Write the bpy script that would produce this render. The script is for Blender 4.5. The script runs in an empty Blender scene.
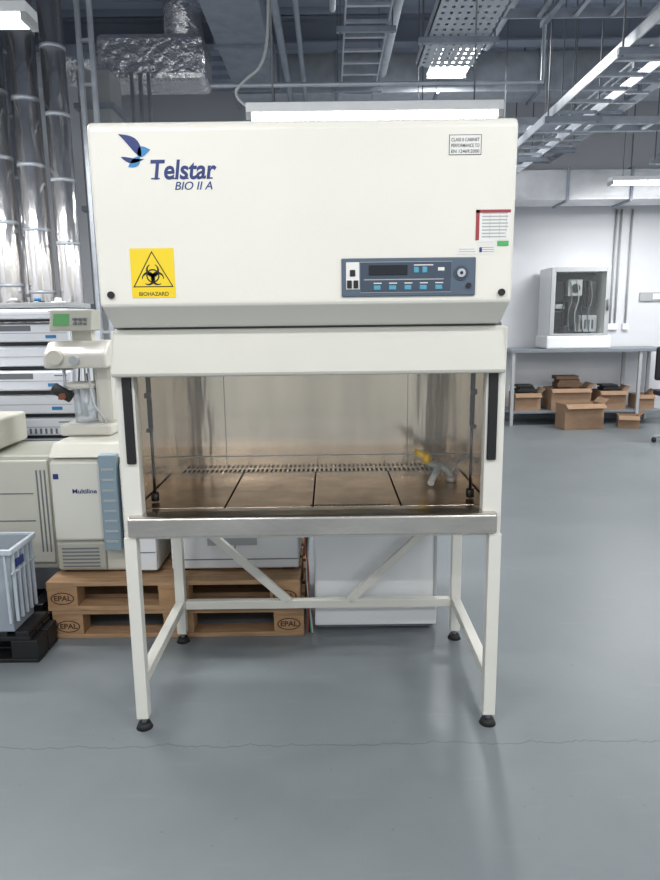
import bpy, math, random
from mathutils import Matrix, Vector
random.seed(4)
S=bpy.context.scene
COL=bpy.context.collection
# ---------------------------------------------------------------- materials
def lin(c):
    c=c/255.0
    return c/12.92 if c<=0.04045 else ((c+0.055)/1.055)**2.4
def rgb(r,g,b): return (lin(r),lin(g),lin(b),1)
MATS={}
def mat(name,col,rough=0.5,metal=0.0,var=0.0,vscale=8,bump=0.0,bscale=60,emit=None,alpha=1.0,stretch=None,coat=0,bdist=0.02):
    if name in MATS: return MATS[name]
    m=bpy.data.materials.new(name); m.use_nodes=True
    nt=m.node_tree; b=nt.nodes['Principled BSDF']
    b.inputs['Base Color'].default_value=rgb(*col)
    b.inputs['Roughness'].default_value=rough
    b.inputs['Metallic'].default_value=metal
    if coat: b.inputs['Coat Weight'].default_value=coat
    if alpha<1: b.inputs['Alpha'].default_value=alpha
    tc=nt.nodes.new('ShaderNodeTexCoord'); mp=nt.nodes.new('ShaderNodeMapping')
    nt.links.new(tc.outputs['Object'],mp.inputs['Vector'])
    if stretch: mp.inputs['Scale'].default_value=stretch
    if var>0:
        n=nt.nodes.new('ShaderNodeTexNoise'); n.inputs['Scale'].default_value=vscale; n.inputs['Detail'].default_value=5
        nt.links.new(mp.outputs[0],n.inputs['Vector'])
        r=nt.nodes.new('ShaderNodeMapRange'); r.inputs[1].default_value=0.3; r.inputs[2].default_value=0.7
        r.inputs[3].default_value=1-var; r.inputs[4].default_value=1+var
        nt.links.new(n.outputs['Fac'],r.inputs[0])
        mx=nt.nodes.new('ShaderNodeVectorMath'); mx.operation='SCALE'
        mx.inputs[0].default_value=rgb(*col)[:3]
        nt.links.new(r.outputs[0],mx.inputs['Scale'])
        nt.links.new(mx.outputs[0],b.inputs['Base Color'])
    if bump>0:
        n2=nt.nodes.new('ShaderNodeTexNoise'); n2.inputs['Scale'].default_value=bscale; n2.inputs['Detail'].default_value=3
        nt.links.new(mp.outputs[0],n2.inputs['Vector'])
        bp=nt.nodes.new('ShaderNodeBump'); bp.inputs['Strength'].default_value=bump; bp.inputs['Distance'].default_value=bdist
        nt.links.new(n2.outputs['Fac'],bp.inputs['Height']); nt.links.new(bp.outputs[0],b.inputs['Normal'])
    if emit:
        b.inputs['Emission Color'].default_value=(1,1,0.98,1); b.inputs['Emission Strength'].default_value=emit
    MATS[name]=m; return m

CREAM=mat('cream_paint',(222,220,211),0.38,var=0.015,vscale=3,bump=0.03,bscale=160)
CREAM2=mat('cream_paint_frame',(212,211,203),0.4,var=0.02,vscale=4)
CREAM3=mat('cream_paint_header_shaded',(201,200,191),0.38,var=0.02,vscale=4)  # cabinet cream darkened so the header face reads as less lit
STEEL=mat('stainless_brushed',(214,209,202),0.24,1.0,var=0.14,vscale=4,stretch=(0.8,1,1.5),bump=0.16,bscale=8)
STEELW=mat('stainless_wall_painted_reflections',(212,201,187),0.17,1.0,var=0.22,vscale=1.8,stretch=(2.4,2.4,0.35),bump=0.26,bscale=3.0,bdist=0.03)  # upright colour streaks paint blurry reflections into the steel, helped by the bump
STEELT=mat('stainless_tray',(205,184,164),0.25,1.0,var=0.24,vscale=9,bump=0.14,bscale=8)
BLACK=mat('black_plastic',(22,22,24),0.45)
RUB=mat('black_rubber',(30,30,31),0.7)
STRUT=mat('strut_dark_metal',(80,82,86),0.3,0.8)
DARK=mat('dark_void',(14,14,15),0.9)
WHITE=mat('white_enamel',(226,228,230),0.4,var=0.01)
WHITE2=mat('white_module_plastic',(205,209,216),0.45)
BEIGE=mat('beige_plastic',(198,197,186),0.5,var=0.03,vscale=4)
BEIGED=mat('beige_plastic_aged',(168,168,157),0.55,var=0.04,vscale=4)
GREYL=mat('grey_light',(165,168,170),0.5)
GREYM=mat('grey_mid',(110,114,120),0.5)
BLUEG=mat('blue_grey_metal',(138,158,170),0.45,0.2)
GALV=mat('galvanised',(186,192,200),0.38,0.45,var=0.12,vscale=9)
GALVD=mat('galvanised_dull',(148,156,168),0.5,0.3,var=0.12,vscale=9)
FOIL=mat('foil_insulation',(232,232,235),0.22,0.85,bump=1.0,bscale=14,bdist=0.03)
FOILV=mat('foil_duct_smooth',(238,235,233),0.20,0.95,bump=0.7,bscale=7,bdist=0.03,stretch=(1,1,0.35),var=0.05,vscale=6)
WOOD=mat('pallet_wood',(160,128,96),0.75,var=0.22,vscale=12,stretch=(0.6,4,4),bump=0.2,bscale=60)
WOODB=mat('pallet_block',(162,128,94),0.8,var=0.15,vscale=25)
STAMP=mat('stamp_ink',(70,45,30),0.8)
CARD=mat('cardboard',(150,122,98),0.85,var=0.08)
CARDD=mat('cardboard_dark',(96,74,58),0.9)
NAVY=mat('navy_print',(28,48,110),0.5)
BLUE=mat('blue_print',(50,125,180),0.5)
YEL=mat('yellow_sign',(232,202,30),0.45)
RED=mat('red_print',(150,50,60),0.5)
GREEN=mat('green_label',(70,165,95),0.5)
PANEL=mat('panel_slate',(80,94,110),0.4)
PANELD=mat('panel_dark',(60,72,88),0.35)
LCD=mat('lcd',(25,32,38),0.2)
BTN=mat('teal_button',(80,150,175),0.4)
PAPER=mat('label_paper',(222,222,218),0.6)
INK=mat('label_ink',(80,80,85),0.6)
GREEND=mat('green_display',(90,150,95),0.3)
TABLE=mat('bench_grey_top',(120,126,133),0.4)
LIGHT=mat('lamp_diffuser',(255,255,250),0.5,emit=12)
CLEAR=mat('clear_plastic',(205,214,222),0.25,alpha=0.42)
CRATE=mat('crate_plastic',(168,178,188),0.3,alpha=0.6)
DOWN=mat('soffit',(132,140,154),0.8)

def glass():
    m=bpy.data.materials.new('sash_glass'); m.use_nodes=True; nt=m.node_tree
    for n in list(nt.nodes): nt.nodes.remove(n)
    o=nt.nodes.new('ShaderNodeOutputMaterial'); t=nt.nodes.new('ShaderNodeBsdfTransparent'); g=nt.nodes.new('ShaderNodeBsdfGlossy')
    t.inputs[0].default_value=(0.95,0.96,0.95,1); g.inputs['Roughness'].default_value=0.03
    mx=nt.nodes.new('ShaderNodeMixShader'); mx.inputs[0].default_value=0.06
    nt.links.new(t.outputs[0],mx.inputs[1]); nt.links.new(g.outputs[0],mx.inputs[2]); nt.links.new(mx.outputs[0],o.inputs[0]); return m
GLASS=glass()

def perforated():
    m=bpy.data.materials.new('perforated_steel'); m.use_nodes=True; nt=m.node_tree; N=nt.nodes; L=nt.links
    b=N['Principled BSDF']; b.inputs['Base Color'].default_value=rgb(188,194,202); b.inputs['Metallic'].default_value=0.3; b.inputs['Roughness'].default_value=0.45
    tc=N.new('ShaderNodeTexCoord'); sp=N.new('ShaderNodeSeparateXYZ'); L.new(tc.outputs['Object'],sp.inputs[0])
    def hole(out,per):
        a=N.new('ShaderNodeMath'); a.operation='DIVIDE'; L.new(out,a.inputs[0]); a.inputs[1].default_value=per
        f=N.new('ShaderNodeMath'); f.operation='FRACT'; L.new(a.outputs[0],f.inputs[0])
        s=N.new('ShaderNodeMath'); s.operation='SUBTRACT'; L.new(f.outputs[0],s.inputs[0]); s.inputs[1].default_value=0.5
        q=N.new('ShaderNodeMath'); q.operation='ABSOLUTE'; L.new(s.outputs[0],q.inputs[0])
        c=N.new('ShaderNodeMath'); c.operation='GREATER_THAN'; L.new(q.outputs[0],c.inputs[0]); c.inputs[1].default_value=0.18
        return c
    h1=hole(sp.outputs['X'],0.06); h2=hole(sp.outputs['Y'],0.09)
    mx=N.new('ShaderNodeMath'); mx.operation='MAXIMUM'; L.new(h1.outputs[0],mx.inputs[0]); L.new(h2.outputs[0],mx.inputs[1])
    L.new(mx.outputs[0],b.inputs['Alpha']); return m
PERF=perforated()

def floor_mat():
    m=bpy.data.materials.new('epoxy_floor'); m.use_nodes=True; nt=m.node_tree; N=nt.nodes; L=nt.links
    b=N['Principled BSDF']
    tc=N.new('ShaderNodeTexCoord')
    n=N.new('ShaderNodeTexNoise'); n.inputs['Scale'].default_value=1.2; n.inputs['Detail'].default_value=8; n.inputs['Roughness'].default_value=0.65; L.new(tc.outputs['Object'],n.inputs['Vector'])
    cr=N.new('ShaderNodeValToRGB'); cr.color_ramp.elements[0].position=0.3; cr.color_ramp.elements[1].position=0.7
    cr.color_ramp.elements[0].color=rgb(112,119,123); cr.color_ramp.elements[1].color=rgb(122,128,131); L.new(n.outputs['Fac'],cr.inputs[0])
    # specks and scuffs
    ns=N.new('ShaderNodeTexNoise'); ns.inputs['Scale'].default_value=38; ns.inputs['Detail'].default_value=2; L.new(tc.outputs['Object'],ns.inputs['Vector'])
    gs=N.new('ShaderNodeMath'); gs.operation='GREATER_THAN'; gs.inputs[1].default_value=0.735; L.new(ns.outputs['Fac'],gs.inputs[0])
    gm=N.new('ShaderNodeMath'); gm.operation='MULTIPLY'; gm.inputs[1].default_value=0.35; L.new(gs.outputs[0],gm.inputs[0])
    mp=N.new('ShaderNodeMapping'); mp.inputs['Scale'].default_value=(1.5,9,1); mp.inputs['Rotation'].default_value=(0,0,0.5); L.new(tc.outputs['Object'],mp.inputs['Vector'])
    nf=N.new('ShaderNodeTexNoise'); nf.inputs['Scale'].default_value=2.2; nf.inputs['Detail'].default_value=4; L.new(mp.outputs[0],nf.inputs['Vector'])
    rf=N.new('ShaderNodeMapRange'); rf.inputs[1].default_value=0.62; rf.inputs[2].default_value=0.80; rf.inputs[3].default_value=0; rf.inputs[4].default_value=0.22; L.new(nf.outputs['Fac'],rf.inputs[0])
    m1=N.new('ShaderNodeMixRGB'); L.new(rf.outputs[0],m1.inputs[0]); L.new(cr.outputs[0],m1.inputs[1]); m1.inputs[2].default_value=rgb(146,150,152)
    m2=N.new('ShaderNodeMixRGB'); L.new(gm.outputs[0],m2.inputs[0]); L.new(m1.outputs[0],m2.inputs[1]); m2.inputs[2].default_value=rgb(88,92,94)
    sp=N.new('ShaderNodeSeparateXYZ'); L.new(tc.outputs['Object'],sp.inputs[0])
    cx=N.new('ShaderNodeCombineXYZ'); L.new(sp.outputs['X'],cx.inputs[0])
    n2=N.new('ShaderNodeTexNoise'); n2.inputs['Scale'].default_value=4; n2.inputs['Detail'].default_value=8; n2.inputs['Roughness'].default_value=0.75; L.new(cx.outputs[0],n2.inputs['Vector'])
    a=N.new('ShaderNodeMath'); a.operation='MULTIPLY_ADD'; L.new(n2.outputs['Fac'],a.inputs[0]); a.inputs[1].default_value=0.14; a.inputs[2].default_value=2.05
    d=N.new('ShaderNodeMath'); d.operation='SUBTRACT'; L.new(sp.outputs['Y'],d.inputs[0]); L.new(a.outputs[0],d.inputs[1])
    ab=N.new('ShaderNodeMath'); ab.operation='ABSOLUTE'; L.new(d.outputs[0],ab.inputs[0])
    lt=N.new('ShaderNodeMath'); lt.operation='LESS_THAN'; L.new(ab.outputs[0],lt.inputs[0]); lt.inputs[1].default_value=0.0022
    mx=N.new('ShaderNodeMixRGB'); mf=N.new('ShaderNodeMath'); mf.operation='MULTIPLY'; L.new(lt.outputs[0],mf.inputs[0]); mf.inputs[1].default_value=0.6
    L.new(mf.outputs[0],mx.inputs[0]); L.new(m2.outputs[0],mx.inputs[1]); mx.inputs[2].default_value=rgb(70,74,76)
    L.new(mx.outputs[0],b.inputs['Base Color'])
    rr=N.new('ShaderNodeMapRange'); rr.inputs[1].default_value=0.3; rr.inputs[2].default_value=0.7; rr.inputs[3].default_value=0.32; rr.inputs[4].default_value=0.42; L.new(n.outputs['Fac'],rr.inputs[0]); L.new(rr.outputs[0],b.inputs['Roughness'])
    b.inputs['IOR'].default_value=1.45
    n3=N.new('ShaderNodeTexNoise'); n3.inputs['Scale'].default_value=5; L.new(tc.outputs['Object'],n3.inputs['Vector'])
    bp=N.new('ShaderNodeBump'); bp.inputs['Strength'].default_value=0.06; bp.inputs['Distance'].default_value=0.02; L.new(n3.outputs['Fac'],bp.inputs['Height']); L.new(bp.outputs[0],b.inputs['Normal'])
    return m
FLOOR=floor_mat()
WALL=mat('wall_paint',(214,216,220),0.7,var=0.015,vscale=2)
CEIL=mat('ceiling_paint',(150,159,176),0.8,var=0.06,vscale=2)

# ---------------------------------------------------------------- helpers
def empty(name,loc):
    e=bpy.data.objects.new(name,None); COL.objects.link(e); e.location=loc; e.empty_display_size=0.1
    return e
def fin(o,parent):
    if parent is not None:
        o.parent=parent; o.matrix_parent_inverse=Matrix.Translation(parent.location).inverted()
    return o
def mesh(name,verts,faces,m,parent=None,bevel=0,smooth=False,seg=2):
    me=bpy.data.meshes.new(name); me.from_pydata([tuple(v) for v in verts],[],faces); me.update()
    o=bpy.data.objects.new(name,me); COL.objects.link(o)
    if m: me.materials.append(m)
    import bmesh
    bm=bmesh.new(); bm.from_mesh(me); bmesh.ops.recalc_face_normals(bm,faces=bm.faces); bm.to_mesh(me); bm.free()
    if smooth:
        for p in me.polygons: p.use_smooth=True
    if bevel>0:
        b=o.modifiers.new('bevel','BEVEL'); b.width=bevel; b.segments=seg; b.limit_method='ANGLE'; b.angle_limit=math.radians(35)
    return fin(o,parent)
BF=[(0,1,2,3),(4,7,6,5),(0,4,5,1),(1,5,6,2),(2,6,7,3),(3,7,4,0)]
def bv(x0,x1,y0,y1,z0,z1): return [(x0,y0,z0),(x1,y0,z0),(x1,y1,z0),(x0,y1,z0),(x0,y0,z1),(x1,y0,z1),(x1,y1,z1),(x0,y1,z1)]
def box(name,x0,x1,y0,y1,z0,z1,m,parent=None,bevel=0): return mesh(name,bv(x0,x1,y0,y1,z0,z1),BF,m,parent,bevel)
def boxes(name,lst,m,parent=None,bevel=0):
    V=[];F=[]
    for b in lst:
        k=len(V); V+=bv(*b); F+=[tuple(i+k for i in f) for f in BF]
    return mesh(name,V,F,m,parent,bevel)
def cyl(name,p0,p1,r,m,parent=None,r2=None,seg=24,bevel=0):
    p0=Vector(p0);p1=Vector(p1);r2=r if r2 is None else r2
    d=(p1-p0).normalized(); a=d.orthogonal().normalized(); b=d.cross(a)
    V=[];F=[]
    for i in range(seg):
        t=2*math.pi*i/seg; q=a*math.cos(t)+b*math.sin(t); V.append(p0+q*r); V.append(p1+q*r2)
    for i in range(seg):
        j=(i+1)%seg; F.append((2*i,2*j,2*j+1,2*i+1))
    F.append(tuple(2*i for i in range(seg))); F.append(tuple(2*i+1 for i in range(seg))[::-1])
    o=mesh(name,V,F,m,parent,bevel)
    for p in o.data.polygons:
        if len(p.vertices)==4: p.use_smooth=True
    return o
def tube(name,pts,r,m,parent=None,smooth=True):
    c=bpy.data.curves.new(name,'CURVE'); c.dimensions='3D'; c.bevel_depth=r; c.bevel_resolution=3; c.use_fill_caps=True
    if smooth and len(pts)>2:
        s=c.splines.new('NURBS'); s.points.add(len(pts)-1); s.use_endpoint_u=True; s.order_u=3
    else:
        s=c.splines.new('POLY'); s.points.add(len(pts)-1)
    for i,p in enumerate(pts): s.points[i].co=(*p,1)
    c.materials.append(m); o=bpy.data.objects.new(name,c); COL.objects.link(o); return fin(o,parent)
def beam(name,p0,p1,w,h,m,parent=None,bevel=0.003):
    p0=Vector(p0);p1=Vector(p1);d=(p1-p0).normalized()
    up=Vector((0,1,0)) if abs(d.y)<0.9 else Vector((0,0,1))
    a=d.cross(up).normalized(); b=a.cross(d).normalized()
    V=[]
    for p in (p0,p1):
        for s,t in ((-1,-1),(1,-1),(1,1),(-1,1)): V.append(p+a*s*w/2+b*t*h/2)
    return mesh(name,V,BF,m,parent,bevel)
def prism(name,prof,x0,x1,m,parent=None,bevel=0,inset=None,seg=3):
    n=len(prof); V=[(x0+(inset[i] if inset else 0),y,z) for i,(y,z) in enumerate(prof)]+[(x1-(inset[i] if inset else 0),y,z) for i,(y,z) in enumerate(prof)]
    F=[tuple(range(n)),tuple(range(2*n-1,n-1,-1))]+[(i,(i+1)%n,(i+1)%n+n,i+n) for i in range(n)]
    return mesh(name,V,F,m,parent,bevel,seg=seg)
def flat(name,pts,y,m,parent=None,th=0.001):
    n=len(pts); V=[(x,y,z) for x,z in pts]+[(x,y-th,z) for x,z in pts]
    F=[tuple(range(n)),tuple(range(n,2*n))[::-1]]+[(i,(i+1)%n,(i+1)%n+n,i+n) for i in range(n)]
    return mesh(name,V,F,m,parent)
def ring(name,cx,cz,ro,ri,y,m,parent=None,a0=0,a1=360,seg=40,th=0.001,off=0,offdir=0):
    V=[];F=[];full=(a1-a0)>=360
    n=seg if full else seg+1
    for i in range(n):
        t=math.radians(a0+(a1-a0)*i/seg)
        V.append((cx+ro*math.cos(t),y-th,cz+ro*math.sin(t)))
        V.append((cx+off*math.cos(offdir)+ri*math.cos(t),y-th,cz+off*math.sin(offdir)+ri*math.sin(t)))
    for i in range(seg):
        j=(i+1)%n; F.append((2*i,2*j,2*j+1,2*i+1))
    return mesh(name,V,F,m,parent)
def text(name,s,x,y,z,size,m,parent=None,shear=0,width=None,offset=0.0,space=1.0,align='LEFT'):
    c=bpy.data.curves.new(name,'FONT'); c.body=s; c.size=size; c.shear=shear; c.extrude=0.0004; c.offset=offset; c.space_character=space; c.align_x=align
    c.materials.append(m); o=bpy.data.objects.new(name,c); COL.objects.link(o)
    o.rotation_euler=(math.pi/2,0,0); o.location=(x,y,z)
    if width:
        bpy.context.view_layer.update(); w=o.dimensions.x
        if w>0: o.scale=(width/w,1,1)
    return fin(o,parent)

# ---------------------------------------------------------------- room shell
box('floor',-3.2,6.6,-3.2,9.8,-0.1,0,FLOOR)
box('wall_back',-3.2,6.6,9.6,9.8,0,4.6,WALL)
box('wall_left',-3.2,-3.0,-3.2,9.6,0,4.6,WALL)
box('wall_right',6.4,6.6,-3.2,9.6,0,4.6,WALL)
V=[];F=[];yy=-3.2;prof=[]
while yy<9.8:
    prof+=[(yy,4.5),(yy+0.14,4.5),(yy+0.17,4.56),(yy+0.27,4.56)]; yy+=0.30
n=len(prof)
V=[(-3.2,y,z) for y,z in prof]+[(6.6,y,z) for y,z in prof]
F=[(i,i+1,i+1+n,i+n) for i in range(n-1)]
mesh('ceiling',V,F,CEIL)
box('baseboard_back',-3.0,6.4,9.585,9.6,0,0.1,mat('skirting',(145,152,158),0.5))
for i,y in enumerate((1.0,4.2,7.4)):
    e=empty('steel_beam',(1.7,y,4.3))
    boxes('flanges',[(-3.0,6.4,y-0.09,y+0.09,4.24,4.26),(-3.0,6.4,y-0.09,y+0.09,4.47,4.49),(-3.0,6.4,y-0.006,y+0.006,4.25,4.48)],DOWN,e)

# ---------------------------------------------------------------- lamps
def lamp(x,y,z,lx,ly,power,hang=True):
    e=empty('ceiling_batten_lamp',(x,y,z))
    box('housing',x-lx/2,x+lx/2,y-ly/2,y+ly/2,z,z+0.05,WHITE,e,0.004)
    box('diffuser',x-lx/2+0.03,x+lx/2-0.03,y-ly/2+0.015,y+ly/2-0.015,z-0.035,z-0.0005,LIGHT,e,0.012)
    boxes('end_caps',[(x-lx/2,x-lx/2+0.03,y-ly/2,y+ly/2,z-0.04,z),(x+lx/2-0.03,x+lx/2,y-ly/2,y+ly/2,z-0.04,z)] if lx>ly else
          [(x-lx/2,x+lx/2,y-ly/2,y-ly/2+0.03,z-0.04,z),(x-lx/2,x+lx/2,y+ly/2-0.03,y+ly/2,z-0.04,z)],GREYL,e,0.003)
    if hang:
        for s in (-0.4,0.4):
            px=x+(s*lx if lx>ly else 0); py=y+(s*ly if ly>=lx else 0)
            cyl('hanger',(px,py,z+0.05),(px,py,4.49),0.005,GREYM,e,seg=8)
    ld=bpy.data.lights.new('lamp_light','AREA'); ld.shape='RECTANGLE'; ld.size=lx*0.9; ld.size_y=ly*0.9; ld.energy=power; ld.color=(1,0.998,0.99)
    lo=bpy.data.objects.new('lamp_light',ld); COL.objects.link(lo); lo.location=(x,y,z-0.045); fin(lo,e)
    return e
L1=lamp(0.265,3.95,2.60,1.40,0.22,34)
lamp(-2.2,3.6,2.98,1.5,0.14,40)
lamp(4.0,8.0,3.0,1.5,0.12,60)
lamp(1.27,7.1,4.0,0.42,0.9,50)
for x,y,pw in ((-1.2,0.4,48),(1.6,0.4,48),(-1.2,-1.8,48),(1.6,-1.8,48),(4.6,0.8,50),(4.9,3.4,60),(5.2,6.0,80)):
    lamp(x,y,3.35,1.5,0.14,pw)
tube('lamp_cable',[(-0.42,3.95,2.65),(-0.52,3.95,2.71),(-0.46,3.95,2.79),(-0.32,3.95,2.88),(-0.3,3.95,3.3),(-0.3,3.95,3.7),(-0.26,3.95,4.5)],0.008,GREYL,L1)

# ---------------------------------------------------------------- biosafety cabinet
XC=-0.068; W=1.30; hl=XC-W/2-0.004; hr=XC+W/2-0.002
W2=1.328; xl=XC+0.003-W2/2; xr=XC+0.003+W2/2
C=empty('biosafety_cabinet',(XC,2.55,0))
prof=[(2.12,1.545),(2.12,2.07),(2.135,2.088),(2.95,2.088),(2.95,1.475),(2.20,1.475)]
prism('upper_housing',prof,hl,hr,CREAM,C,0.012,inset=[0.002,0.0,0,0,0.014,0.014],seg=3)
prism('sash_header',[(2.192,1.325),(2.215,1.468),(2.27,1.468),(2.24,1.312),(2.198,1.312)],xl+0.004,xr-0.010,CREAM3,C,0.006,inset=[0,0.010,0.010,0,0])
box('seal_shadow_gap',xl+0.02,xr-0.02,2.24,2.9,1.466,1.476,GREYM,C)
for s,(a,b) in (('left',(xl,xl+0.066)),('right',(xr-0.066,xr))):
    box('post_'+s,a,b,2.235,2.285,0.745,1.465,CREAM2,C,0.004)
    box('side_panel_'+s,(a if s=='left' else b-0.018),(a+0.018 if s=='left' else b),2.28,2.95,0.752,1.47,CREAM2,C,0.003)
    box('side_lining_'+s,(a+0.018 if s=='left' else b-0.020),(a+0.020 if s=='left' else b-0.018),2.285,2.94,0.80,1.465,STEELW,C)
    m=(a+b)/2+(0.010 if s=='left' else -0.010)
    box('sash_track_'+s,m-0.016,m+0.016,2.224,2.236,1.01,1.315,BLACK,C,0.004)
    gx=xl+0.070 if s=='left' else xr-0.076
    cyl('strut_cylinder_'+s,(gx,2.40,1.10),(gx,2.40,1.38),0.009,BLACK,C,seg=16)
    cyl('strut_rod_'+s,(gx,2.40,0.86),(gx,2.40,1.11),0.0055,STRUT,C,seg=12)
    cyl('strut_foot_'+s,(gx,2.40,0.832),(gx,2.40,0.862),0.015,BLACK,C,seg=16)
    boxes('sash_clip_'+s,[(gx-0.012,gx+0.012,2.375,2.39,1.22,1.24),(gx-0.012,gx+0.012,2.375,2.39,1.095,1.11)],STRUT,C,0.003)
box('inner_rear_wall',xl+0.02,xr-0.02,2.935,2.94,0.80,1.47,STEELW,C)
box('rear_panel',xl,xr,2.941,2.955,0.752,1.47,CREAM2,C)
for x in (-0.47,0.35): box('rear_wall_seam',x-0.001,x+0.001,2.933,2.936,0.83,1.46,GREYM,C)
box('rear_rail',xl+0.02,xr-0.02,2.925,2.936,0.885,0.889,GALV,C,0.001)
x0=xl+0.021; x1=xr-0.021; wq=(x1-x0)/4
for i in range(4):
    box('work_tray_panel',x0+i*wq+0.0028,x0+(i+1)*wq-0.0028,2.315,2.86,0.815,0.826,STEELT,C,0.003)
box('rear_grille_strip',x0,x1,2.863,2.934,0.815,0.828,STEELT,C)
box('tray_well',x0,x1,2.29,2.93,0.80,0.812,DARK,C)
boxes('rear_grille_slots',[(x0+0.05+i*0.0205,x0+0.05+i*0.0205+0.010,2.866,2.914,0.8275,0.829) for i in range(int((x1-x0-0.13)/0.0205))],DARK,C)
boxes('front_grille_slots',[(-0.075+i*0.0165,-0.075+i*0.0165+0.011,2.324,2.336,0.8255,0.8268) for i in range(18)],DARK,C)
prism('front_sill',[(2.205,0.752),(2.205,0.818),(2.216,0.824),(2.27,0.827),(2.312,0.827),(2.312,0.752)],xl+0.020,xr-0.020,STEEL,C,0.005)
box('body_base',xl+0.004,xr-0.004,2.24,2.95,0.735,0.80,CREAM2,C)
box('sash_glass',xl+0.066,xr-0.066,2.262,2.267,0.95,1.33,GLASS,C)
t=0.044
sl=xl; sr=xr
legs=[(sl+t/2,2.257),(sr-t/2,2.257),(sl+t/2,2.905),(sr-t/2,2.905)]
for i,(x,y) in enumerate(legs):
    if i<2: y=2.238
    box('leg_%d'%(i+1),x-t/2,x+t/2,y-t/2,y+t/2,0.045,0.747,CREAM2,C,0.003)
    cyl('foot_stem_%d'%(i+1),(x,y,0.015),(x,y,0.046),0.009,GREYM,C,seg=12)
    cyl('foot_pad_%d'%(i+1),(x,y,0.0005),(x,y,0.022),0.031,RUB,C,r2=0.022,seg=20)
for x in (legs[0][0],legs[1][0]):
    box('side_rail',x-t/2+0.002,x+t/2-0.002,2.257,2.883,0.17,0.21,CREAM2,C,0.003)
box('rear_cross_rail',sl+t,sr-t,2.89,2.925,0.165,0.205,CREAM2,C,0.003)
box('top_rail_rear',sl+t,sr-t,2.885,2.925,0.69,0.735,CREAM2,C,0.003)
beam('brace_left',(sl+t,2.905,0.655),(-0.20,2.905,0.195),0.036,0.03,CREAM2,C)
beam('brace_right',(sr-t,2.905,0.655),(0.08,2.905,0.195),0.036,0.03,CREAM2,C)
yf=2.1195
def leaf(name,a,b,w,m,bend=0.0):
    a=Vector(a);b=Vector(b);d=b-a;nrm=Vector((-d.y,d.x)).normalized();up=[];dn=[]
    for i in range(13):
        s=i/12; c=a+d*s+nrm*bend*math.sin(math.pi*s); h=w*math.sin(math.pi*min(1,s**0.8))
        up.append(c+nrm*h*0.5); dn.append(c-nrm*h*0.5)
    flat(name,[tuple(p) for p in up+dn[1:-1][::-1]],yf,m,C)
leaf('logo_wing_1',(-0.560,1.985),(-0.626,2.050),0.030,NAVY,-0.012)
leaf('logo_wing_2',(-0.572,1.988),(-0.532,2.005),0.028,BLUE,0.006)
leaf('logo_wing_3',(-0.565,1.985),(-0.602,1.956),0.024,BLUE,0.004)
leaf('logo_wing_4',(-0.622,1.985),(-0.552,1.979),0.015,NAVY,-0.008)
text('logo_text','Telstar',-0.540,yf,1.921,0.078,NAVY,C,shear=0.16,width=0.200,offset=0.0018)
for sx,sz,sw in ((-0.534,1.920,0.026),(-0.478,1.920,0.018),(-0.432,1.920,0.012),(-0.365,1.920,0.018)):
    box('logo_serif',sx,sx+sw,yf-0.0006,yf,sz,sz+0.004,NAVY,C)
text('model_text','BIO II A',-0.466,yf,1.889,0.034,BLUE,C,shear=0.25,width=0.114,offset=0.0)
text('model_text_weight','BIO II A',-0.4652,yf-0.0002,1.889,0.034,NAVY,C,shear=0.25,width=0.114,offset=0.0)
bx,bz=-0.546,1.643
box('biohazard_sign',bx-0.068,bx+0.068,yf-0.001,yf+0.001,bz-0.075,bz+0.075,YEL,C)
ys=yf-0.001
def tri(r,cz): return [(bx+r*math.cos(math.radians(90+120*k)),cz+r*math.sin(math.radians(90+120*k))) for k in range(3)]
A=tri(0.073,bz-0.006);B=tri(0.067,bz-0.006)
for k in range(3):
    j=(k+1)%3; flat('sign_triangle_side',[A[k],A[j],B[j],B[k]],ys,BLACK,C,0.0006)
for k in range(3):
    a=90+120*k; ar=math.radians(a); cx=bx+0.016*math.cos(ar); cz=bz-0.008+0.016*math.sin(ar)
    ring('biohazard_crescent',cx,cz,0.0205,0.0145,ys,BLACK,C,a+28,a+332,th=0.0008,off=0.004,offdir=ar)
ring('biohazard_ring',bx,bz-0.008,0.0205,0.0165,ys,BLACK,C,th=0.0009)
text('sign_text','BIOHAZARD',bx,ys,bz-0.069,0.017,BLACK,C,width=0.092,align='CENTER',offset=0.0002)
px0,px1,pz0,pz1=0.042,0.460,1.563,1.680
box('control_panel_frame',px0,px1,yf-0.006,yf+0.001,pz0,pz1,PANEL,C,0.005)
box('control_panel_field',px0+0.060,px1-0.078,yf-0.0075,yf,pz0+0.012,pz1-0.012,PANELD,C,0.002)
boxes('control_panel_outline',[(px0+0.058,px1-0.076,yf-0.0078,yf,pz1-0.013,pz1-0.0115),(px0+0.058,px1-0.076,yf-0.0078,yf,pz0+0.0115,pz0+0.013)],GREYL,C)
box('switch_plate',px0+0.014,px0+0.056,yf-0.009,yf,pz0+0.022,pz1-0.012,PAPER,C,0.002)
boxes('rocker_switches',[(px0+0.017,px0+0.032,yf-0.013,yf,pz0+0.026,pz0+0.05),(px0+0.037,px0+0.052,yf-0.013,yf,pz0+0.026,pz0+0.05),(px0+0.026,px0+0.043,yf-0.012,yf,pz0+0.062,pz0+0.082)],BLACK,C,0.002)
boxes('lcd_display',[(px0+0.085,px0+0.205,yf-0.010,yf,pz1-0.052,pz1-0.022)],LCD,C,0.001)
boxes('status_bar',[(px0+0.07,px1-0.10,yf-0.0085,yf,pz0+0.050,pz0+0.053)],GREYL,C)
boxes('keys_lower',[(px0+0.10+i*0.048,px0+0.122+i*0.048,yf-0.010,yf,pz0+0.020,pz0+0.034) for i in range(5)],BTN,C,0.002)
boxes('keys_upper',[(px0+0.225+i*0.026,px0+0.241+i*0.026,yf-0.010,yf,pz1-0.046,pz1-0.028) for i in range(2)],BTN,C,0.002)
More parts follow.
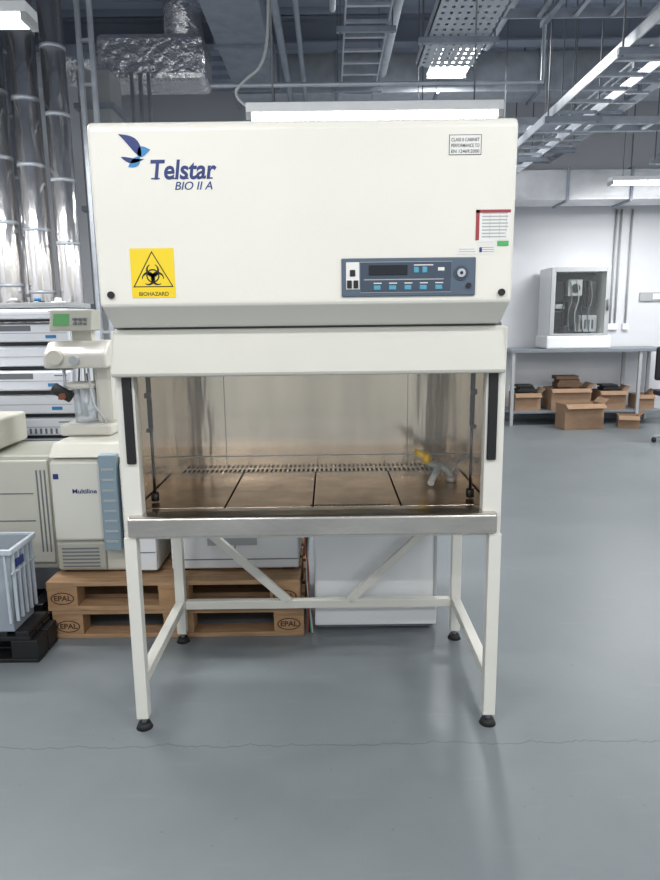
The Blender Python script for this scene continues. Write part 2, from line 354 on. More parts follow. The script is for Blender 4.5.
boxes('panel_small_print',[(px0+0.225,px0+0.285,yf-0.0082,yf,pz1-0.024,pz1-0.021),(px0+0.30,px0+0.32,yf-0.0082,yf,pz1-0.040,pz1-0.030)],PAPER,C)
cyl('key_bezel',(px1-0.046,yf-0.010,1.632),(px1-0.046,yf,1.632),0.022,PANELD,C,seg=24)
cyl('key_knob',(px1-0.046,yf-0.016,1.632),(px1-0.046,yf,1.632),0.013,GALV,C,seg=20)
cyl('key_slot',(px1-0.046,yf-0.018,1.632),(px1-0.046,yf-0.015,1.632),0.005,BLACK,C,seg=12)
cyl('gauge_port',(px1-0.022,yf-0.014,1.594),(px1-0.022,yf,1.594),0.008,BLACK,C,seg=16)
boxes('panel_captions',[(px0+0.10+i*0.048,px0+0.125+i*0.048,yf-0.0082,yf,pz0+0.039,pz0+0.042) for i in range(5)],PAPER,C)
def label(x,z,w,h,rows,dx=0):
    box('label',x-w/2,x+w/2,yf-0.001,yf+0.0005,z-h/2,z+h/2,PAPER,C)
    n=rows; L=[]
    for i in range(n):
        zz=z+h/2-h*(i+1)/(n+1)
        L.append((x-w*0.44+dx,x+w*(0.44-0.1*random.random()),yf-0.0014,yf,zz-h*0.022,zz+h*0.022))
    boxes('label_print',L,INK if rows<5 else GREYL,C)
box('label_border',0.419-0.049,0.419+0.049,yf-0.0005,yf+0.0005,2.008-0.029,2.008+0.029,INK,C)
box('label_certificate',0.419-0.047,0.419+0.047,yf-0.001,yf,2.008-0.027,2.008+0.027,PAPER,C)
for i,s in enumerate(('CLASS II CABINET','PERFORMANCE TO','EN 12469:2000')):
    text('certificate_text',s,0.419,yf-0.001,2.018-i*0.0165,0.0135,INK,C,width=0.085,align='CENTER',offset=0.0002)
label(0.51,1.775,0.108,0.09,8,0.014)
boxes('label_columns',[(x,x+0.001,yf-0.0015,yf,1.735,1.805) for x in (0.50,0.53,0.55)],GREYL,C)
box('label_red_band',0.457,0.468,yf-0.0018,yf,1.73,1.82,RED,C)
box('label_red_header',0.457,0.564,yf-0.0018,yf,1.811,1.82,RED,C)
label(0.433,1.70,0.06,0.022,2); label(0.494,1.702,0.052,0.026,3); label(0.49,1.724,0.055,0.012,1)
box('label_blue_mark',0.470,0.478,yf-0.0018,yf,1.694,1.708,NAVY,C)
box('label_green',0.525,0.560,yf-0.001,yf,1.712,1.727,GREEN,C)
for x,z in ((-0.680,1.578),(0.543,1.572)): cyl('panel_screw',(x,yf-0.008,z),(x,yf,z),0.011,BLACK,C,seg=16)
tube('mains_cable',[(xr-0.01,2.5,1.50),(xr+0.03,2.45,1.49),(xr+0.035,2.5,1.44),(xr+0.015,2.6,1.42),(xr,2.7,1.44)],0.006,BLACK,C)
vx,vy=0.43,2.66
V_=empty('gas_tap_fitting',(vx,vy,0.826))
TAP=mat('tap_grey',(190,192,192),0.4,0.2)
cyl('base',(vx+0.07,vy,0.8275),(vx+0.07,vy,0.85),0.022,TAP,V_)
tube('body',[(vx+0.07,vy,0.84),(vx+0.06,vy,0.88),(vx,vy,0.895),(vx-0.04,vy-0.03,0.92)],0.015,TAP,V_)
tube('branch',[(vx+0.02,vy,0.895),(vx-0.01,vy-0.06,0.865),(vx-0.03,vy-0.1,0.845)],0.014,TAP,V_)
YH=mat('yellow_handle',(235,190,20),0.4)
cyl('yellow_lever',(vx-0.085,vy-0.05,0.965),(vx-0.02,vy-0.02,0.93),0.012,YH,V_)
cyl('yellow_cap',(vx-0.035,vy-0.03,0.915),(vx-0.045,vy-0.035,0.955),0.018,YH,V_)
tube('hose_to_wall',[(vx+0.065,vy,0.86),(vx+0.085,vy,0.90),(vx+0.12,vy+0.05,0.91),(xr-0.022,vy+0.06,0.92)],0.007,TAP,V_)

# ---------------------------------------------------------------- pallets
def pallet(x0,y0,z0):
    e=empty('wooden_euro_pallet',(x0+0.6,y0+0.4,z0)); L=[]
    xs=[x0,x0+0.5275,x0+1.055]; ys=[y0,y0+0.35,y0+0.70]
    for (a,w) in ((y0,0.1),(y0+0.35,0.1),(y0+0.70,0.1)): L.append((x0,x0+1.2,a,a+w,z0+0.0005,z0+0.022))
    for a,w in ((y0,0.145),(y0+0.19,0.1),(y0+0.3275,0.145),(y0+0.51,0.1),(y0+0.655,0.145)): L.append((x0,x0+1.2,a,a+w,z0+0.122,z0+0.1435))
    for a in xs: L.append((a,a+0.145,y0,y0+0.8,z0+0.1,z0+0.122))
    boxes('boards',L,WOOD,e,0.002)
    boxes('blocks',[(a+0.001,a+0.144,b+0.002,b+0.098,z0+0.022,z0+0.1) for a in xs for b in ys],WOODB,e,0.003)
    for a in (xs[0],xs[2]):
        cx=a+0.0725;cz=z0+0.061
        V=[];F=[];n=32
        for i in range(n):
            t=2*math.pi*i/n
            V+=[(cx+0.056*math.cos(t),y0+0.0012,cz+0.031*math.sin(t)),(cx+0.050*math.cos(t),y0+0.0012,cz+0.026*math.sin(t))]
        for i in range(n):
            j=(i+1)%n; F.append((2*i,2*j,2*j+1,2*i+1))
        mesh('brand_oval',V,F,STAMP,e)
        text('brand_mark','EPAL',cx,y0+0.0012,cz-0.011,0.036,STAMP,e,width=0.082,align='CENTER',offset=0.0008)
pallet(-1.335,2.945,0); pallet(-1.35,2.94,0.144)

e=empty('white_appliance',(-0.46,3.35,0.29))
box('body',-0.78,-0.16,3.06,3.66,0.300,0.78,WHITE,e,0.008)
boxes('door_gap',[(-0.775,-0.165,3.058,3.062,0.345,0.350),(-0.47,-0.465,3.058,3.062,0.35,0.77)],GREYM,e)
boxes('feet',[(-0.76,-0.70,3.08,3.14,0.288,0.30),(-0.24,-0.18,3.08,3.14,0.288,0.30),(-0.76,-0.70,3.58,3.64,0.288,0.30),(-0.24,-0.18,3.58,3.64,0.288,0.30)],BLACK,e)
boxes('front_panel',[(-0.60,-0.36,3.05,3.06,0.42,0.50)],GREYL,e,0.004)
e=empty('undercounter_refrigerator',(0.21,3.35,0))
box('body',-0.085,0.505,3.02,3.60,0.035,0.90,WHITE,e,0.006)
box('door',-0.083,0.503,2.975,3.016,0.135,0.895,WHITE,e,0.012)
box('lower_kick_panel',-0.083,0.503,2.978,3.016,0.035,0.128,WHITE,e,0.006)
box('door_seam',-0.08,0.50,2.985,3.01,0.125,0.137,GREYM,e)
box('plinth',-0.07,0.49,3.01,3.55,0.012,0.045,GREYM,e)
box('top_lid',-0.09,0.51,2.98,3.61,0.90,0.925,GREYL,e,0.005)
box('side_trim',0.485,0.500,2.968,2.974,0.15,0.88,GREYL,e,0.002)
for x in (-0.05,0.47):
    for y in (3.05,3.52): cyl('foot',(x,y,0.0005),(x,y,0.036),0.02,BLACK,e,seg=14)
e=empty('loose_cables',(-0.12,3.3,0))
for i,(c,dx) in enumerate(((BLACK,0),(mat('cable_green',(40,110,70)),0.010),(mat('cable_red',(150,60,50)),-0.008),(GREYL,0.016))):
    tube('cable',[(-0.118+dx,2.965,0.72),(-0.108+dx,2.96,0.6),(-0.118+dx*0.6,2.96,0.46),(-0.112-dx*0.5,2.96,0.32),(-0.110+dx*0.3,2.96,0.1),(-0.112+dx,2.965,0.007)],0.005,c,e)

# ---------------------------------------------------------------- beige chromatograph on pallets
e=empty('gas_chromatograph',(-1.1,3.35,0.288))
box('body',-1.33,-0.84,3.06,3.66,0.296,0.86,BEIGE,e,0.015)
prism('top_cover',[(3.04,0.865),(3.10,0.925),(3.60,0.925),(3.66,0.865)],-1.33,-0.84,BEIGE,e,0.01)
BL=mat('beige_light',(212,211,202),0.45)
box('oven_door',-1.325,-1.09,3.035,3.06,0.46,0.85,BL,e,0.012)
box('lower_drawer',-1.325,-1.09,3.04,3.06,0.31,0.45,BEIGED,e,0.01)
boxes('blue_badge',[(-1.31,-1.285,3.033,3.036,0.765,0.79)],NAVY,e)
text('badge_text','Multiline',-1.225,3.034,0.695,0.030,NAVY,e,width=0.115,offset=0.0006)
boxes('vent_slots',[(-1.30,-1.12,3.038,3.041,0.325+i*0.018,0.333+i*0.018) for i in range(6)],GREYM,e)
for x in (-1.30,-0.90):
    for y in (3.1,3.6): cyl('foot',(x,y,0.2885),(x,y,0.298),0.02,BLACK,e,seg=12)
box('rack_frame',-1.08,-1.00,3.00,3.055,0.42,0.885,BLUEG,e,0.004)
boxes('rack_slots',[(-1.068,-1.012,2.997,3.002,0.46+i*0.05,0.472+i*0.05) for i in range(8)],GREYL,e,0.002)
box('side_column',-0.99,-0.84,3.02,3.06,0.31,0.84,WHITE,e,0.006)
boxes('column_lines',[(-0.985,-0.845,3.017,3.021,0.4+i*0.11,0.404+i*0.11) for i in range(4)],GREYM,e)
e=empty('tablet_dissolution_tester',(-1.24,3.4,0.925))
mB=mat('instrument_offwhite',(200,198,190),0.45)
box('base',-1.36,-1.10,3.28,3.58,0.927,0.985,mB,e,0.012)
box('column',-1.19,-1.10,3.34,3.50,0.98,1.36,mB,e,0.02)
box('column_back',-1.24,-1.08,3.46,3.56,0.98,1.30,BEIGE,e,0.012)
prism('head',[(3.24,1.27),(3.24,1.34),(3.32,1.40),(3.54,1.40),(3.54,1.27)],-1.40,-1.09,mB,e,0.015)
cyl('head_knob',(-1.33,3.21,1.325),(-1.33,3.25,1.325),0.035,mat('knob_ivory',(196,194,182)),e)
cyl('head_knob_2',(-1.24,3.215,1.31),(-1.24,3.25,1.31),0.022,GREYL,e)
box('display_stand',-1.30,-1.20,3.38,3.44,1.39,1.46,mB,e,0.004)
prism('display_box',[(3.30,1.45),(3.33,1.555),(3.45,1.555),(3.45,1.45)],-1.38,-1.17,BEIGED,e,0.008)
mesh('display_screen',[(-1.36,3.304,1.475),(-1.28,3.304,1.475),(-1.28,3.326,1.54),(-1.36,3.326,1.54)],[(0,1,2,3)],GREEND,e)
boxes('display_keys',[(-1.26+i*0.025,-1.243+i*0.025,3.298,3.32,1.48+j*0.022,1.492+j*0.022) for i in range(3) for j in range(2)],GREYM,e,0.002)
cyl('spindle',(-1.33,3.32,1.12),(-1.33,3.32,1.28),0.008,GALV,e)
cyl('clamp',(-1.385,3.31,1.17),(-1.30,3.31,1.12),0.028,RUB,e)
cyl('clamp_knob',(-1.33,3.26,1.13),(-1.33,3.30,1.13),0.016,mat('knob_brown',(120,70,45)),e)
cyl('vessel',(-1.26,3.40,0.986),(-1.26,3.40,1.16),0.06,CLEAR,e)
cyl('carousel',(-1.27,3.38,1.165),(-1.27,3.38,1.19),0.085,mB,e)
tube('tubing',[(-1.2,3.3,1.27),(-1.18,3.25,1.1),(-1.14,3.25,1.05),(-1.13,3.3,0.99)],0.006,GREYL,e)

# ---------------------------------------------------------------- left: bench + module stack
e=empty('laboratory_bench',(-2.1,3.95,0))
box('worktop',-2.95,-1.40,3.74,4.5,0.80,0.83,TABLE,e,0.004)
for x in (-2.92,-1.47):
    for y in (3.77,4.43): box('leg',x,x+0.04,y,y+0.04,0,0.80,GREYM,e)
box('rail',-2.9,-1.45,3.78,3.8,0.72,0.80,GREYM,e)
MF=mat('module_front',(226,229,236),0.4)
def module(zb,h,x0,x1,y0,kind):
    e=empty('hplc_module',((x0+x1)/2,y0+0.25,zb))
    box('chassis',x0,x1,y0+0.02,y0+0.5,zb+0.001,zb+h-0.004,WHITE2,e,0.008)
    box('front_door',x0+0.004,x1-0.004,y0,y0+0.022,zb+0.014,zb+h-0.010,MF,e,0.012)
    box('shadow_joint',x0+0.002,x1-0.002,y0+0.006,y0+0.4,zb+0.0005,zb+0.014,BLACK,e)
    box('status_bar',x1-0.10,x1-0.03,y0-0.002,y0+0.002,zb+h*0.72,zb+h*0.77,GREYM,e)
    box('door_recess',x0+0.02,x1-0.02,y0-0.001,y0+0.002,zb+h*0.50,zb+h*0.53,GREYL,e)
    if kind in (1,3): box('blue_label',x1-0.14,x1-0.08,y0-0.002,y0+0.002,zb+h*0.28,zb+h*0.42,BLUE,e)
    if kind==2:
        boxes('vents',[(x0+0.1+i*0.03,x0+0.112+i*0.03,y0-0.002,y0+0.002,zb+h*0.2,zb+h*0.45) for i in range(9)],GREYM,e)
    if kind==3:
        box('open_bay',x0+0.05,x1-0.22,y0-0.002,y0+0.004,zb+h*0.6,zb+h*0.85,GREYM,e,0.004)
zz=0.832
for h,k in ((0.125,2),(0.135,1),(0.135,3),(0.135,1),(0.125,3),(0.075,0)):
    module(zz,h,-1.93,-1.46+random.uniform(-0.01,0.005),3.76+random.uniform(-0.02,0.02),k); zz+=h+0.002
e=empty('solvent_tray',(-1.7,3.98,zz))
boxes('tray',[(-1.91,-1.48,3.78,4.2,zz+0.001,zz+0.01),(-1.91,-1.48,3.78,3.79,zz+0.01,zz+0.03),(-1.91,-1.90,3.79,4.2,zz+0.01,zz+0.03),(-1.49,-1.48,3.79,4.2,zz+0.01,zz+0.03)],GREYL,e,0.003)
for i,x in enumerate((-1.84,-1.70,-1.58)):
    e2=empty('solvent_bottle',(x,3.95,zz+0.01))
    cyl('bottle_body',(x,3.95,zz+0.011),(x,3.95,zz+0.04),0.04,mat('amber_glass',(60,45,38),0.15) if i<2 else WHITE,e2)
    cyl('bottle_cap',(x,3.95,zz+0.04),(x,3.95,zz+0.06),0.02,BLUE if i==1 else WHITE,e2)
for k in range(4):
    e=empty('instrument_cable',(-1.42,3.8,0.9))
    x=-1.435+k*0.012
    tube('cable',[(x,3.82,1.5-0.1*k),(x+0.02,3.78,1.3-0.1*k),(x-0.01,3.77,1.05),(x+0.02,3.8,0.84)],0.005,[BLACK,WHITE,GREYM,BLACK][k],e)
zz=0.832
for h,k in ((0.16,1),(0.16,3),(0.15,1),(0.15,2)):
    module(zz,h,-2.50,-2.02,3.82,k); zz+=h+0.002
def plastic_pallet(PX0,PX1,PY0,PY1):
    e=empty('black_plastic_pallet',((PX0+PX1)/2,(PY0+PY1)/2,0)); L=[]; D=PY1-PY0; Wd=PX1-PX0; k=int(Wd/0.09)
    for i in range(k): L.append((PX0+i*Wd/k,PX0+i*Wd/k+0.06,PY0,PY1,0.125,0.15))
    for j in range(3): L.append((PX0,PX1-0.03,PY0+j*(D-0.06)/2,PY0+0.06+j*(D-0.06)/2,0.105,0.126))
    for i in range(3):
        for j in range(2): L.append((PX0+i*(Wd-0.12)/2,PX0+0.12+i*(Wd-0.12)/2,PY0+j*(D-0.1),PY0+0.1+j*(D-0.1),0.02,0.106))
    for j in range(2): L.append((PX0,PX1,PY0+j*(D-0.1),PY0+0.1+j*(D-0.1),0.0005,0.02))
    boxes('lattice',L,BLACK,e,0.004)
plastic_pallet(-2.45,-1.31,2.72,2.93)
plastic_pallet(-2.45,-1.37,3.0,3.65)
e=empty('plastic_storage_crate',(-1.7,2.8,0.15))
def tub(x0,x1,y0,y1,z0,z1,t,tp):
    V=[]
    for (z,g) in ((z0,tp),(z1,0)):
        V+=[(x0+g,y0+g,z),(x1-g,y0+g,z),(x1-g,y1-g,z),(x0+g,y1-g,z)]
    for (z,g) in ((z0+t,tp+t),(z1,t)):
        V+=[(x0+g,y0+g,z),(x1-g,y0+g,z),(x1-g,y1-g,z),(x0+g,y1-g,z)]
    F=[(0,1,2,3),(8,9,10,11)]
    for i in range(4):
        j=(i+1)%4; F+=[(i,j,j+4,i+4),(i+8,j+8,j+12,i+12),(i+4,j+4,j+12,i+12)]
    return V,F
V,F=tub(-1.98,-1.385,2.70,2.93,0.152,0.53,0.006,0.02); mesh('bin',V,F,CRATE,e)
RIM=mat('rim_plastic',(180,188,196),0.35)
boxes('rim',[(-2.0,-1.37,2.685,2.702,0.515,0.54),(-2.0,-1.37,2.928,2.938,0.515,0.54),(-2.0,-1.978,2.702,2.928,0.515,0.54),(-1.387,-1.37,2.702,2.928,0.515,0.54)],RIM,e,0.004)
boxes('side_ribs',[(-1.392,-1.378,y,y+0.010,0.20,0.515) for y in (2.72,2.765,2.81,2.855,2.90)]+[(-1.39,-1.379,2.705,2.925,0.42,0.43)],RIM,e,0.002)
boxes('front_ribs',[(-1.95+i*0.09,-1.94+i*0.09,2.692,2.706,0.20,0.515) for i in range(7)],RIM,e,0.002)
box('blue_mark',-1.382,-1.376,2.74,2.81,0.445,0.48,NAVY,e)
box('paper_contents',-1.9,-1.45,2.74,2.88,0.165,0.33,GREYL,e,0.01)
e=empty('beige_instrument_unit',(-1.6,3.4,0.15))
box('body',-1.80,-1.37,3.18,3.60,0.152,0.85,BEIGED,e,0.02)
box('front_panel',-1.78,-1.39,3.165,3.182,0.30,0.83,BEIGE,e,0.01)
boxes('grooves',[(-1.45+i*0.02,-1.443+i*0.02,3.162,3.167,0.36,0.78) for i in range(3)],GREYM,e)
boxes('panel_joint',[(-1.78,-1.47,3.162,3.167,0.52,0.525),(-1.78,-1.47,3.162,3.167,0.66,0.665)],GREYM,e)
box('plinth',-1.79,-1.38,3.17,3.185,0.16,0.27,GREYM,e)
e=empty('beige_printer',(-1.95,3.35,0.86))
box('stand_unit',-2.4,-1.83,3.18,3.60,0.152,0.86,BEIGED,e,0.02)
prism('printer_body',[(3.17,0.865),(3.17,0.95),(3.25,1.02),(3.58,1.02),(3.58,0.865)],-2.20,-1.66,BEIGE,e,0.015)
box('printer_slot',-2.1,-1.70,3.165,3.172,0.90,0.915,GREYM,e)

# ---------------------------------------------------------------- ducts at left
def foil_duct(x,y,r,z0,z1):
    e=empty('foil_insulated_duct',(x,y,z0))
    cyl('duct',(x,y,z0+0.001),(x,y,z1),r,FOILV,e,seg=32)
    z=z0+0.2+random.random()*0.3
    while z<z1:
        cyl('band',(x,y,z),(x,y,z+0.025),r+0.003,GALV,e,seg=32); z+=0.45
for x,y,r in ((-2.62,5.0,0.10),(-2.39,5.1,0.10),(-2.16,5.12,0.095),(-1.95,5.15,0.085),(-2.50,5.5,0.10),(-2.78,5.6,0.12)):
    foil_duct(x,y,r,0,3.75)
e=empty('strut_frame',(-1.76,5.3,0))
for x in (-1.81,-1.72): box('upright',x,x+0.03,5.25,5.29,0,4.48,GALV,e)
for z in [0.5+i*0.3 for i in range(13)]: box('rung',-1.78,-1.72,5.255,5.285,z,z+0.02,GALV,e)
e=empty('grey_riser_duct',(-2.0,6.0,0))
box('duct',-2.02,-1.75,5.8,6.1,0,3.5,GREYL,e,0.01)
for z in (0.8,1.6,2.4,3.2): box('flange',-2.05,-1.72,5.77,6.13,z,z+0.04,GALVD,e,0.003)
for x in (-1.60,-1.53,-1.46):
    e=empty('riser_conduit',(x,5.9,0)); cyl('pipe',(x,5.9,0.001),(x,5.9,3.5),0.016,GALV,e,seg=12)

def tray(x0,x1,y0,y1,z,axis='Y',h=0.07,solid=None,step=0.28,m=None):
    m=m or GALV
    e=empty('cable_tray',((x0+x1)/2,(y0+y1)/2,z))
    if axis=='Y':
        L=[(x0,x0+0.012,y0,y1,z,z+h),(x1-0.012,x1,y0,y1,z,z+h)]
        if not solid:
            y=y0+0.05
            while y<y1: L.append((x0+0.012,x1-0.012,y,y+0.035,z+0.005,z+0.025)); y+=step
        hang=[(x,y) for y in [y0+0.4+i*1.4 for i in range(int((y1-y0)/1.4)+1)] if y<y1 for x in (x0-0.03,x1+0.03)]
        br=[(x0-0.06,x1+0.06,y0+0.38+i*1.4,y0+0.42+i*1.4,z-0.042,z-0.001) for i in range(int((y1-y0)/1.4)+1) if y0+0.42+i*1.4<y1]
    else:
        L=[(x0,x1,y0,y0+0.012,z,z+h),(x0,x1,y1-0.012,y1,z,z+h)]
        if not solid:
            x=x0+0.05
            while x<x1: L.append((x,x+0.035,y0+0.012,y1-0.012,z+0.005,z+0.025)); x+=step
        hang=[(x,y) for x in [x0+0.4+i*1.4 for i in range(int((x1-x0)/1.4)+1)] if x<x1 for y in (y0-0.03,y1+0.03)]
        br=[(x0+0.38+i*1.4,x0+0.42+i*1.4,y0-0.06,y1+0.06,z-0.042,z-0.001) for i in range(int((x1-x0)/1.4)+1) if x0+0.42+i*1.4<x1]
    boxes('side_rails_and_rungs',L,m,e)
    if solid: mesh('perforated_base',[(x0,y0,z),(x1,y0,z),(x1,y1,z),(x0,y1,z)],[(0,1,2,3)],PERF,e)
    boxes('brackets',br,GALVD,e)
    boxes('hanger_rods',[(x-0.005,x+0.005,y-0.005,y+0.005,z-0.05,4.49) for x,y in hang],GREYM,e)
tray(1.85,2.2,1.2,8.4,3.10,'Y')
tray(2.55,3.0,1.2,9.4,3.50,'Y')
tray(3.55,3.95,1.5,7.7,3.12,'Y')
tray(0.76,1.24,2.2,6.0,3.55,'Y',solid=True)
tray(0.15,0.5,2.5,7.6,3.75,'Y')
tray(-0.9,6.2,6.65,6.9,3.26,'X')
tray(1.3,6.2,5.2,5.6,3.75,'X')
tray(-2.9,-0.2,4.35,4.6,3.88,'X')
tray(-1.55,-1.25,1.5,4.2,3.55,'Y')
def conduit(pts,r,m=GALVD,name='conduit_pipe'):
    e=empty(name,pts[0]); tube('pipe',pts,r,m,e,smooth=False)
conduit([(-2.0,4.1,3.42),(-0.55,4.1,3.45),(-0.55,4.1,4.5)],0.022,GALV)
conduit([(-0.35,3.2,3.65),(-0.35,9.5,3.65)],0.03)
conduit([(-0.2,3.2,3.62),(-0.2,9.5,3.62)],0.02)
conduit([(-0.9,5.6,3.3),(1.7,5.6,3.3),(1.7,5.6,4.5)],0.018,GALV)
conduit([(-0.9,8.45,3.68),(5.8,8.45,3.68)],0.045,GALV)
conduit([(1.45,2.2,3.9),(1.45,6.5,3.9)],0.05,GALV)
conduit([(0.6,2.2,4.05),(0.6,7.6,4.05)],0.05,GALV)
conduit([(0.05,3.0,3.5),(0.05,4.8,3.5),(0.05,4.8,4.45)],0.02,GALV)
conduit([(1.6,3.2,3.7),(3.4,3.2,3.7)],0.02,GALV)
conduit([(2.35,1.5,3.6),(2.35,9.3,3.6)],0.02,GALV)
def duct(name,x0,x1,y0,y1,z0,z1,m,axis,step=1.1):
    e=empty(name,((x0+x1)/2,(y0+y1)/2,z0))
    box('duct_body',x0,x1,y0,y1,z0,z1,m,e,0.006)
    L=[]
    if axis=='X':
        x=x0
        while x<=x1: L.append((x,x+0.03,y0-0.025,y1+0.025,z0-0.025,z1+0.025)); x+=step
    else:
        y=y0
        while y<=y1: L.append((x0-0.025,x1+0.025,y,y+0.03,z0-0.025,z1+0.025)); y+=step
    boxes('flanges',L,GALVD,e)
    cx,cy=(x0+x1)/2,(y0+y1)/2
    if axis=='X': boxes('duct_hangers',[(x0+0.2+i*1.5,x0+0.212+i*1.5,cy-0.005,cy+0.005,z1,4.49) for i in range(max(1,int((x1-x0)/1.5)))],GREYM,e)
    else: boxes('duct_hangers',[(cx-0.005,cx+0.005,y0+0.5+i*1.5,y0+0.512+i*1.5,z1,4.49) for i in range(max(1,int((y1-y0)/1.5)))],GREYM,e)
duct('wall_air_duct',2.2,6.3,8.7,9.2,2.92,3.28,mat('duct_galvanised_bright',(214,216,220),0.35,0.4,bump=0.4,bscale=3,var=0.1,vscale=5),'X',0.8)
duct('branch_air_duct',-0.95,-0.5,5.2,7.5,3.85,4.15,GALVD,'Y')
duct('main_air_duct',-1.0,6.2,7.75,8.15,3.9,4.3,GALV,'X')
e=empty('foil_wrapped_duct',(-1.4,6.4,3.5))
box('wrap',-1.98,-1.05,6.2,6.65,3.55,3.93,FOIL,e,0.05)
cyl('flex_elbow',(-1.25,6.4,3.9),(-1.25,6.4,4.48),0.17,FOIL,e)
cyl('flex_run',(-2.9,6.45,3.75),(-1.95,6.45,3.75),0.17,FOIL,e)
e=empty('foil_wrapped_duct',(-1.4,5.3,3.9))
cyl('flex_pipe',(-1.62,5.0,4.1),(-1.02,5.0,4.1),0.14,FOIL,e)
for k in range(6):
    cyl('flex_rib',(-1.55+k*0.09,5.0,4.1),(-1.53+k*0.09,5.0,4.1),0.148,FOIL,e)
e=empty('data_cable_bundle',(1.0,4,3.58))
for k in range(6): tube('cable',[(0.84+k*0.05,2.3,3.575),(0.86+k*0.05,3.5,3.575),(0.83+k*0.055,4.8,3.575),(0.85+k*0.05,5.9,3.575)],0.012,[GREYM,BLACK,GREYL][k%3],e)

# ---------------------------------------------------------------- far right bench
e=empty('steel_workbench',(3.5,9.2,0))
box('top',2.46,4.62,8.95,9.55,1.00,1.045,TABLE,e,0.004)
box('lower_shelf',2.50,4.58,8.98,9.53,0.17,0.20,TABLE,e,0.003)
for x in (2.48,4.20,4.56):
    for y in (8.97,9.48): box('leg',x,x+0.04,y,y+0.04,0.0,1.0,GREYL,e)
e=empty('glass_fronted_instrument_cabinet',(3.35,9.25,1.045))
cx0,cx1,cy0,cy1,cz0,cz1=2.97,3.76,9.02,9.50,1.05,2.12
box('base',cx0-0.03,cx1+0.05,cy0-0.03,cy1,cz0-0.003,cz0+0.17,WHITE,e,0.02)
boxes('shell',[(cx0,cx0+0.05,cy0,cy1,cz0+0.17,cz1),(cx1-0.05,cx1,cy0,cy1,cz0+0.17,cz1),(cx0+0.05,cx1-0.05,cy0,cy1,cz1-0.06,cz1),(cx0+0.05,cx1-0.05,cy1-0.03,cy1,cz0+0.17,cz1-0.06)],WHITE,e)
boxes('door_frame',[(cx0,cx0+0.06,cy0-0.02,cy0-0.001,cz0+0.17,cz1),(cx1-0.06,cx1,cy0-0.02,cy0-0.001,cz0+0.17,cz1),(cx0+0.06,cx1-0.06,cy0-0.02,cy0-0.001,cz1-0.06,cz1),(cx0+0.06,cx1-0.06,cy0-0.02,cy0-0.001,cz0+0.17,cz0+0.20)],GREYL,e,0.004)
box('door_glass',cx0+0.06,cx1-0.06,cy0-0.012,cy0-0.008,cz0+0.20,cz1-0.06,GLASS,e)
box('back_liner',cx0+0.051,cx1-0.051,cy1-0.05,cy1-0.031,cz0+0.17,cz1-0.061,GREYM,e)
yb=cy0+0.12
boxes('dark_modules',[(cx0+0.10,cx0+0.24,yb,yb+0.2,cz0+0.24,cz0+0.50),(cx0+0.28,cx0+0.38,yb,yb+0.2,cz0+0.30,cz0+0.62),(cx0+0.11,cx0+0.22,yb,yb+0.2,cz0+0.62,cz0+0.88),(cx0+0.54,cx0+0.66,yb,yb+0.2,cz0+0.55,cz0+0.9)],BLACK,e,0.006)
boxes('light_modules',[(cx0+0.44,cx0+0.68,yb-0.02,yb+0.18,cz0+0.22,cz0+0.44),(cx0+0.27,cx0+0.46,yb-0.02,yb+0.18,cz0+0.70,cz0+0.92),(cx0+0.11,cx0+0.23,yb-0.02,yb+0.1,cz0+0.53,cz0+0.59)],GREYL,e,0.006)
boxes('terminals',[(cx0+0.46+i*0.05,cx0+0.48+i*0.05,yb-0.03,yb-0.021,cz0+0.26,cz0+0.38) for i in range(4)],PANELD,e)
cyl('pump_head',(cx0+0.37,yb-0.03,cz0+0.80),(cx0+0.37,yb-0.021,cz0+0.80),0.06,RUB,e)
for k in range(5):
    xx=cx0+0.2+0.09*k
    tube('wiring',[(xx,yb-0.03,cz0+0.90),(xx+0.05,yb-0.05,cz0+0.68),(xx-0.04,yb-0.05,cz0+0.45),(xx+0.02,yb-0.03,cz0+0.22)],0.007,[BLACK,GREYM,GREYL,BLACK,GREYM][k],e)
cyl('door_handle',(cx1-0.03,cy0-0.04,cz0+0.5),(cx1-0.03,cy0-0.04,cz0+0.65),0.012,GREYM,e)
def openbox(x0,x1,y0,y1,z0,z1,fl=0.10,rot=0):
    e=empty('cardboard_box',((x0+x1)/2,(y0+y1)/2,z0)); t=0.008
    boxes('walls',[(x0,x1,y0,y0+t,z0,z1),(x0,x1,y1-t,y1,z0,z1),(x0,x0+t,y0+t,y1-t,z0,z1),(x1-t,x1,y0+t,y1-t,z0,z1),(x0+t,x1-t,y0+t,y1-t,z0,z0+t)],CARD,e)
    mesh('front_flap',[(x0,y0,z1),(x1,y0,z1),(x1,y0-fl,z1-0.05),(x0,y0-fl,z1-0.05)],[(0,1,2,3)],CARD,e)
    mesh('side_flap',[(x1,y0,z1),(x1,y1,z1),(x1+0.06,y1,z1+0.06),(x1+0.06,y0,z1+0.06)],[(0,1,2,3)],CARD,e)
    box('contents',x0+0.05,x1-0.05,y0+0.05,y1-0.05,z0+0.009,z1-0.03,CARDD,e)
    e.rotation_euler=(0,0,rot)
openbox(2.56,2.92,9.06,9.38,0.201,0.44,0.06); openbox(3.06,3.60,9.04,9.42,0.201,0.50,0.04); openbox(3.74,4.10,9.07,9.38,0.201,0.46,0.05); openbox(4.26,4.50,9.08,9.36,0.201,0.40,0.04)
openbox(3.08,3.62,8.62,8.90,0.0005,0.34,0.08,0.12)
openbox(3.88,4.14,8.66,8.88,0.0005,0.17,0.05,-0.3)
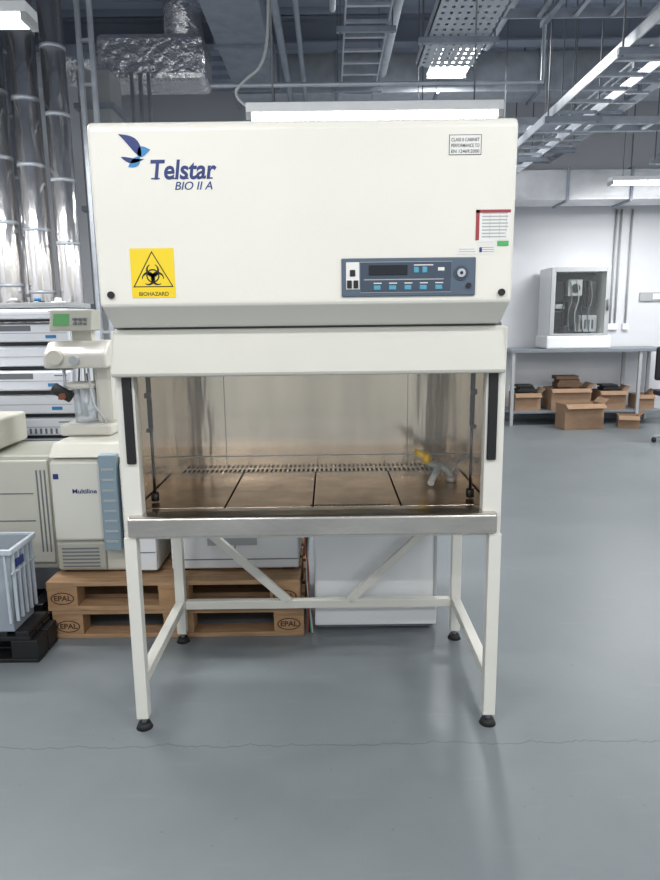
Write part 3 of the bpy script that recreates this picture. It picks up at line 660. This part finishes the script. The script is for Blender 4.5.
for i,(x,z,w_,h_) in enumerate(((2.62,0.45,0.26,0.10),(3.16,0.51,0.34,0.16),(3.80,0.47,0.25,0.07))):
    e=empty('document_pile',(x,9.2,z)); boxes('papers',[(x,x+w_,9.12,9.34,z,z+h_*0.4),(x+0.02,x+w_-0.03,9.13,9.33,z+h_*0.4,z+h_*0.7),(x-0.02,x+w_-0.05,9.12,9.32,z+h_*0.7,z+h_)],RUB if i!=1 else CARDD,e,0.004)
for x in (4.02,4.09,4.24): 
    e=empty('wall_conduit',(x,9.58,1.3)); cyl('pipe',(x,9.575,1.35),(x,9.575,2.93),0.014,GREYL,e,seg=12)
    box('junction',x-0.04,x+0.04,9.55,9.599,1.28,1.37,WHITE,e,0.004)
e=empty('wall_trunking',(5.0,9.58,1.75)); box('channel',4.42,6.2,9.56,9.599,1.68,1.80,GREYL,e,0.005)
boxes('sockets',[(4.6+i*0.5,4.72+i*0.5,9.552,9.561,1.70,1.78) for i in range(3)],WHITE,e,0.003)
e=empty('laboratory_chair',(4.08,7.6,0))
box('backrest',3.86,4.30,7.80,7.86,0.72,1.12,BLACK,e,0.03)
box('seat',3.85,4.31,7.42,7.84,0.55,0.62,BLACK,e,0.025)
beam('back_support',(4.08,7.85,0.57),(4.08,7.88,0.9),0.05,0.02,BLACK,e)
cyl('gas_lift',(4.08,7.62,0.1),(4.08,7.62,0.55),0.028,GREYL,e)
for k in range(5):
    a=math.radians(72*k+20); p=(4.08+0.25*math.cos(a),7.62+0.25*math.sin(a))
    tube('base_arm',[(4.08,7.62,0.10),(p[0],p[1],0.07)],0.018,GREYL,e)
    cyl('castor',(p[0]-0.015,p[1],0.0305),(p[0]+0.015,p[1],0.0305),0.03,BLACK,e,seg=16)

# ---------------------------------------------------------------- world, camera
w=bpy.data.worlds.new('world'); S.world=w; w.use_nodes=True
w.node_tree.nodes['Background'].inputs[0].default_value=(0.96,0.98,1,1); w.node_tree.nodes['Background'].inputs[1].default_value=0.70
p=math.radians(10.5); roll=math.radians(-0.7)
M=Matrix.Rotation(math.pi/2-p,4,'X')@Matrix.Rotation(roll,4,'Z')
cam=bpy.data.cameras.new('camera'); co=bpy.data.objects.new('camera',cam); COL.objects.link(co)
cam.sensor_fit='VERTICAL'; cam.sensor_height=24; cam.lens=18
co.matrix_world=Matrix.Translation((0,0,1.5))@M
S.camera=co
S.view_settings.view_transform='Standard'
S.view_settings.exposure=0.0
